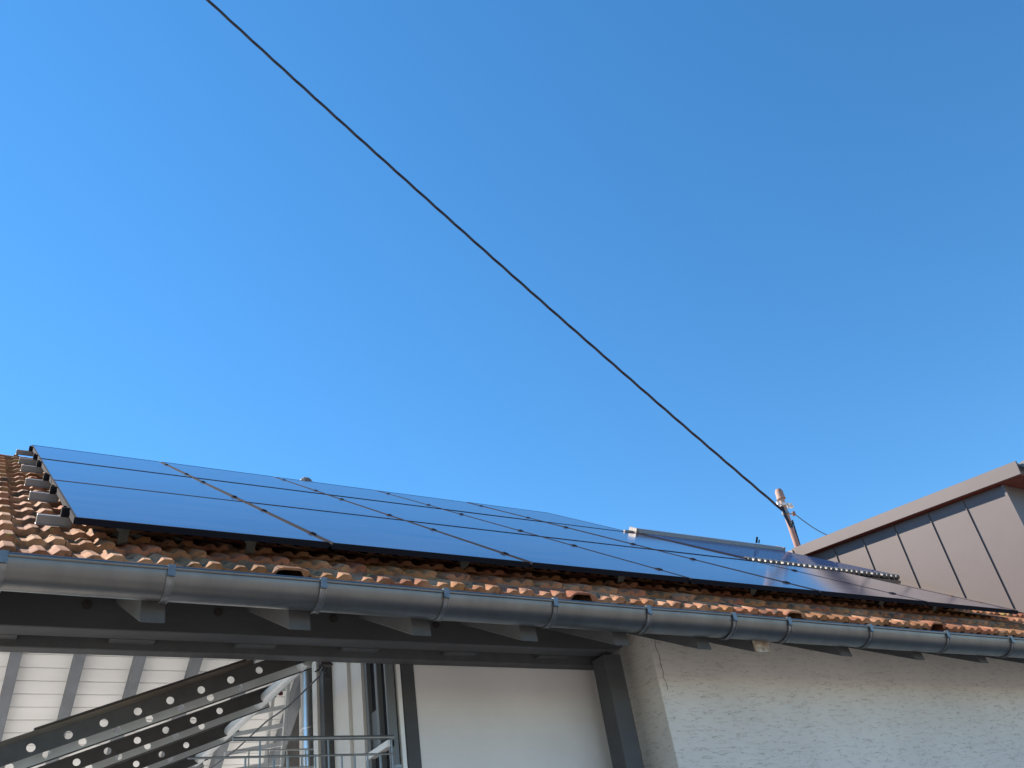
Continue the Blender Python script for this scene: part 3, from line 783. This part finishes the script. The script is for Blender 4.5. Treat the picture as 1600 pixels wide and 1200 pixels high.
quad_bar(La, Lb, 0.018, 0.02, 'side_rail'); quad_bar(Ra, Rb, 0.018, 0.02, 'side_rail')
for i in range(7):
    t = 0.12+i*0.135
    a = La.lerp(Lb, t); b_ = Ra.lerp(Rb, t)
    quad_bar(a-Vector((0.42, 0, 0.03)), b_, 0.022, 0.010, 'slat')

# ------------------------------------------------------------------ roof mast and overhead cables
ms = thing('service_mast', 'rusty roof mast with insulators holding the overhead power cable', 'mast', (11.05, 8.55, 4.3+H))
my = 8.55; mx0 = 1.286*my; mtop = 0.703*my+H
MB().tube([(mx0, my, 4.2+H), (mx0+0.01, my, 5.4+H), (mx0+0.02, my, mtop-0.12)], 0.043, 16).build('pole', MT['rust'], ms, smooth=True)
MB().tube([(mx0+0.02, my, mtop-0.16), (mx0+0.02, my, mtop-0.13), (mx0+0.02, my, mtop-0.03), (mx0+0.02, my, mtop+0.01), (mx0+0.02, my, mtop+0.02)], [0.072, 0.066, 0.062, 0.045, 0.01], 16).build('cap', MT['rust'], ms, smooth=True)
zi = mtop-0.27
MB().tube([(mx0+0.01, my, zi-0.02), (mx0+0.01, my, zi+0.02)], 0.060, 14).build('clamp_band', MT['porcelain'], ms, smooth=True)
MB().tube([(mx0-0.12, my-0.01, zi), (mx0+0.21, my-0.01, zi+0.015)], 0.012, 8).build('cross_arm', MT['steel'], ms)
for dx in (-0.10, 0.12, 0.19):
    MB().tube([(mx0+dx, my-0.01, zi-0.035), (mx0+dx, my-0.01, zi-0.01), (mx0+dx, my-0.01, zi+0.02), (mx0+dx, my-0.01, zi+0.04)], [0.018, 0.032, 0.024, 0.030], 10).build('insulator', MT['porcelain'], ms, smooth=True)
zj = 0.655*my+H
MB().tube([(mx0+0.0, my, zj-0.02), (mx0, my, zj+0.02)], 0.058, 14).build('clamp_band', MT['steel'], ms, smooth=True)
MB().tube([(mx0-0.10, my-0.02, zj-0.05), (mx0+0.16, my-0.02, zj+0.0)], 0.013, 8).build('cross_arm', MT['steel'], ms)
MB().tube([(mx0+0.17, my-.02, zj-0.03), (mx0+0.17, my-.02, zj+0.03)], 0.028, 10).build('insulator', MT['rust'], ms, smooth=True)
for dx in (-0.07, -0.045, -0.09):
    MB().tube([(mx0+dx, my-0.03, zi-0.05), (mx0+dx-0.02, my-0.05, zi-0.22), (mx0+dx+0.02, my-0.05, zi-0.42), (mx0+0.03, my-0.06, zj-0.15), (mx0+0.055, my-0.02, zj-0.55), (mx0+0.06, my, 4.4+H)], 0.011, 6).build('drop_cable', MT['cable'], ms, smooth=True)

# sagging span from the mast towards a taller pole outside the picture (heights above eye level)
pts = [Vector(p) for p in [(10.935, 8.53, 5.62), (9.95, 8.428, 6.221), (8.966, 8.323, 6.823), (7.984, 8.213, 7.428), (7.004, 8.101, 8.035), (6.026, 7.984, 8.644), (5.049, 7.864, 9.256), (4.074, 7.74, 9.869), (3.101, 7.613, 10.484), (2.13, 7.482, 11.102), (1.16, 7.347, 11.722), (0.193, 7.209, 12.344), (-0.773, 7.067, 12.968), (-1.737, 6.922, 13.594), (-2.7, 6.772, 14.222)]][::-1]
# smooth through the points (Catmull-Rom)
def cr_(p, n=14):
    out = []
    P_ = [p[0]*2-p[1]]+p+[p[-1]*2-p[-2]]
    for i in range(1, len(P_)-2):
        for k in range(n):
            t = k/n; a, b_, c, d_ = P_[i-1:i+3]
            out.append(0.5*((2*b_)+(c-a)*t+(2*a-5*b_+4*c-d_)*t*t+(3*b_-a-3*c+d_)*t**3))
    out.append(p[-1]); return out
sm = [v+Vector((0, 0, H)) for v in cr_(pts)]
ca = MB()
# twisted bundle of three conductors
leng = [0]
for a, b_ in zip(sm[:-1], sm[1:]): leng.append(leng[-1]+(b_-a).length)
import bisect
def at(sv):
    i = min(max(bisect.bisect(leng, sv)-1, 0), len(sm)-2)
    t = (sv-leng[i])/(leng[i+1]-leng[i]); return sm[i].lerp(sm[i+1], t), (sm[i+1]-sm[i]).normalized()
ns = 420
for c in range(3):
    pl = []
    for i in range(ns+1):
        p, d_ = at(leng[-1]*i/ns*0.99999)
        a = d_.cross(Vector((0,0,1))).normalized(); b_ = a.cross(d_)
        an = 2*pi*(i/ns*leng[-1]/1.1+c/3)
        pl.append(p+(a*cos(an)+b_*sin(an))*0.0095)
    ca.tube(pl, 0.0118, 8)
tag(ca.build('overhead_cable', MT['cable'], None, smooth=True), 'thick black overhead power cable crossing the blue sky to the roof mast', 'cable')
p0 = Vector((mx0+0.18, my-0.02, zj)); p1 = Vector((12.3, 8.7, 0.5865*8.7+H))
p1 = Vector((1.40*9.3, 9.3, 0.617*9.3+H))
ln = [p0.lerp(p1, i/12)+Vector((0, 0, -0.06*sin(pi*i/12))) for i in range(13)]
tag(MB().tube(ln, 0.0085, 6).build('thin_wire', MT['cable'], None, smooth=True), 'thin wire sagging from the mast to behind the dormer roof', 'wire')
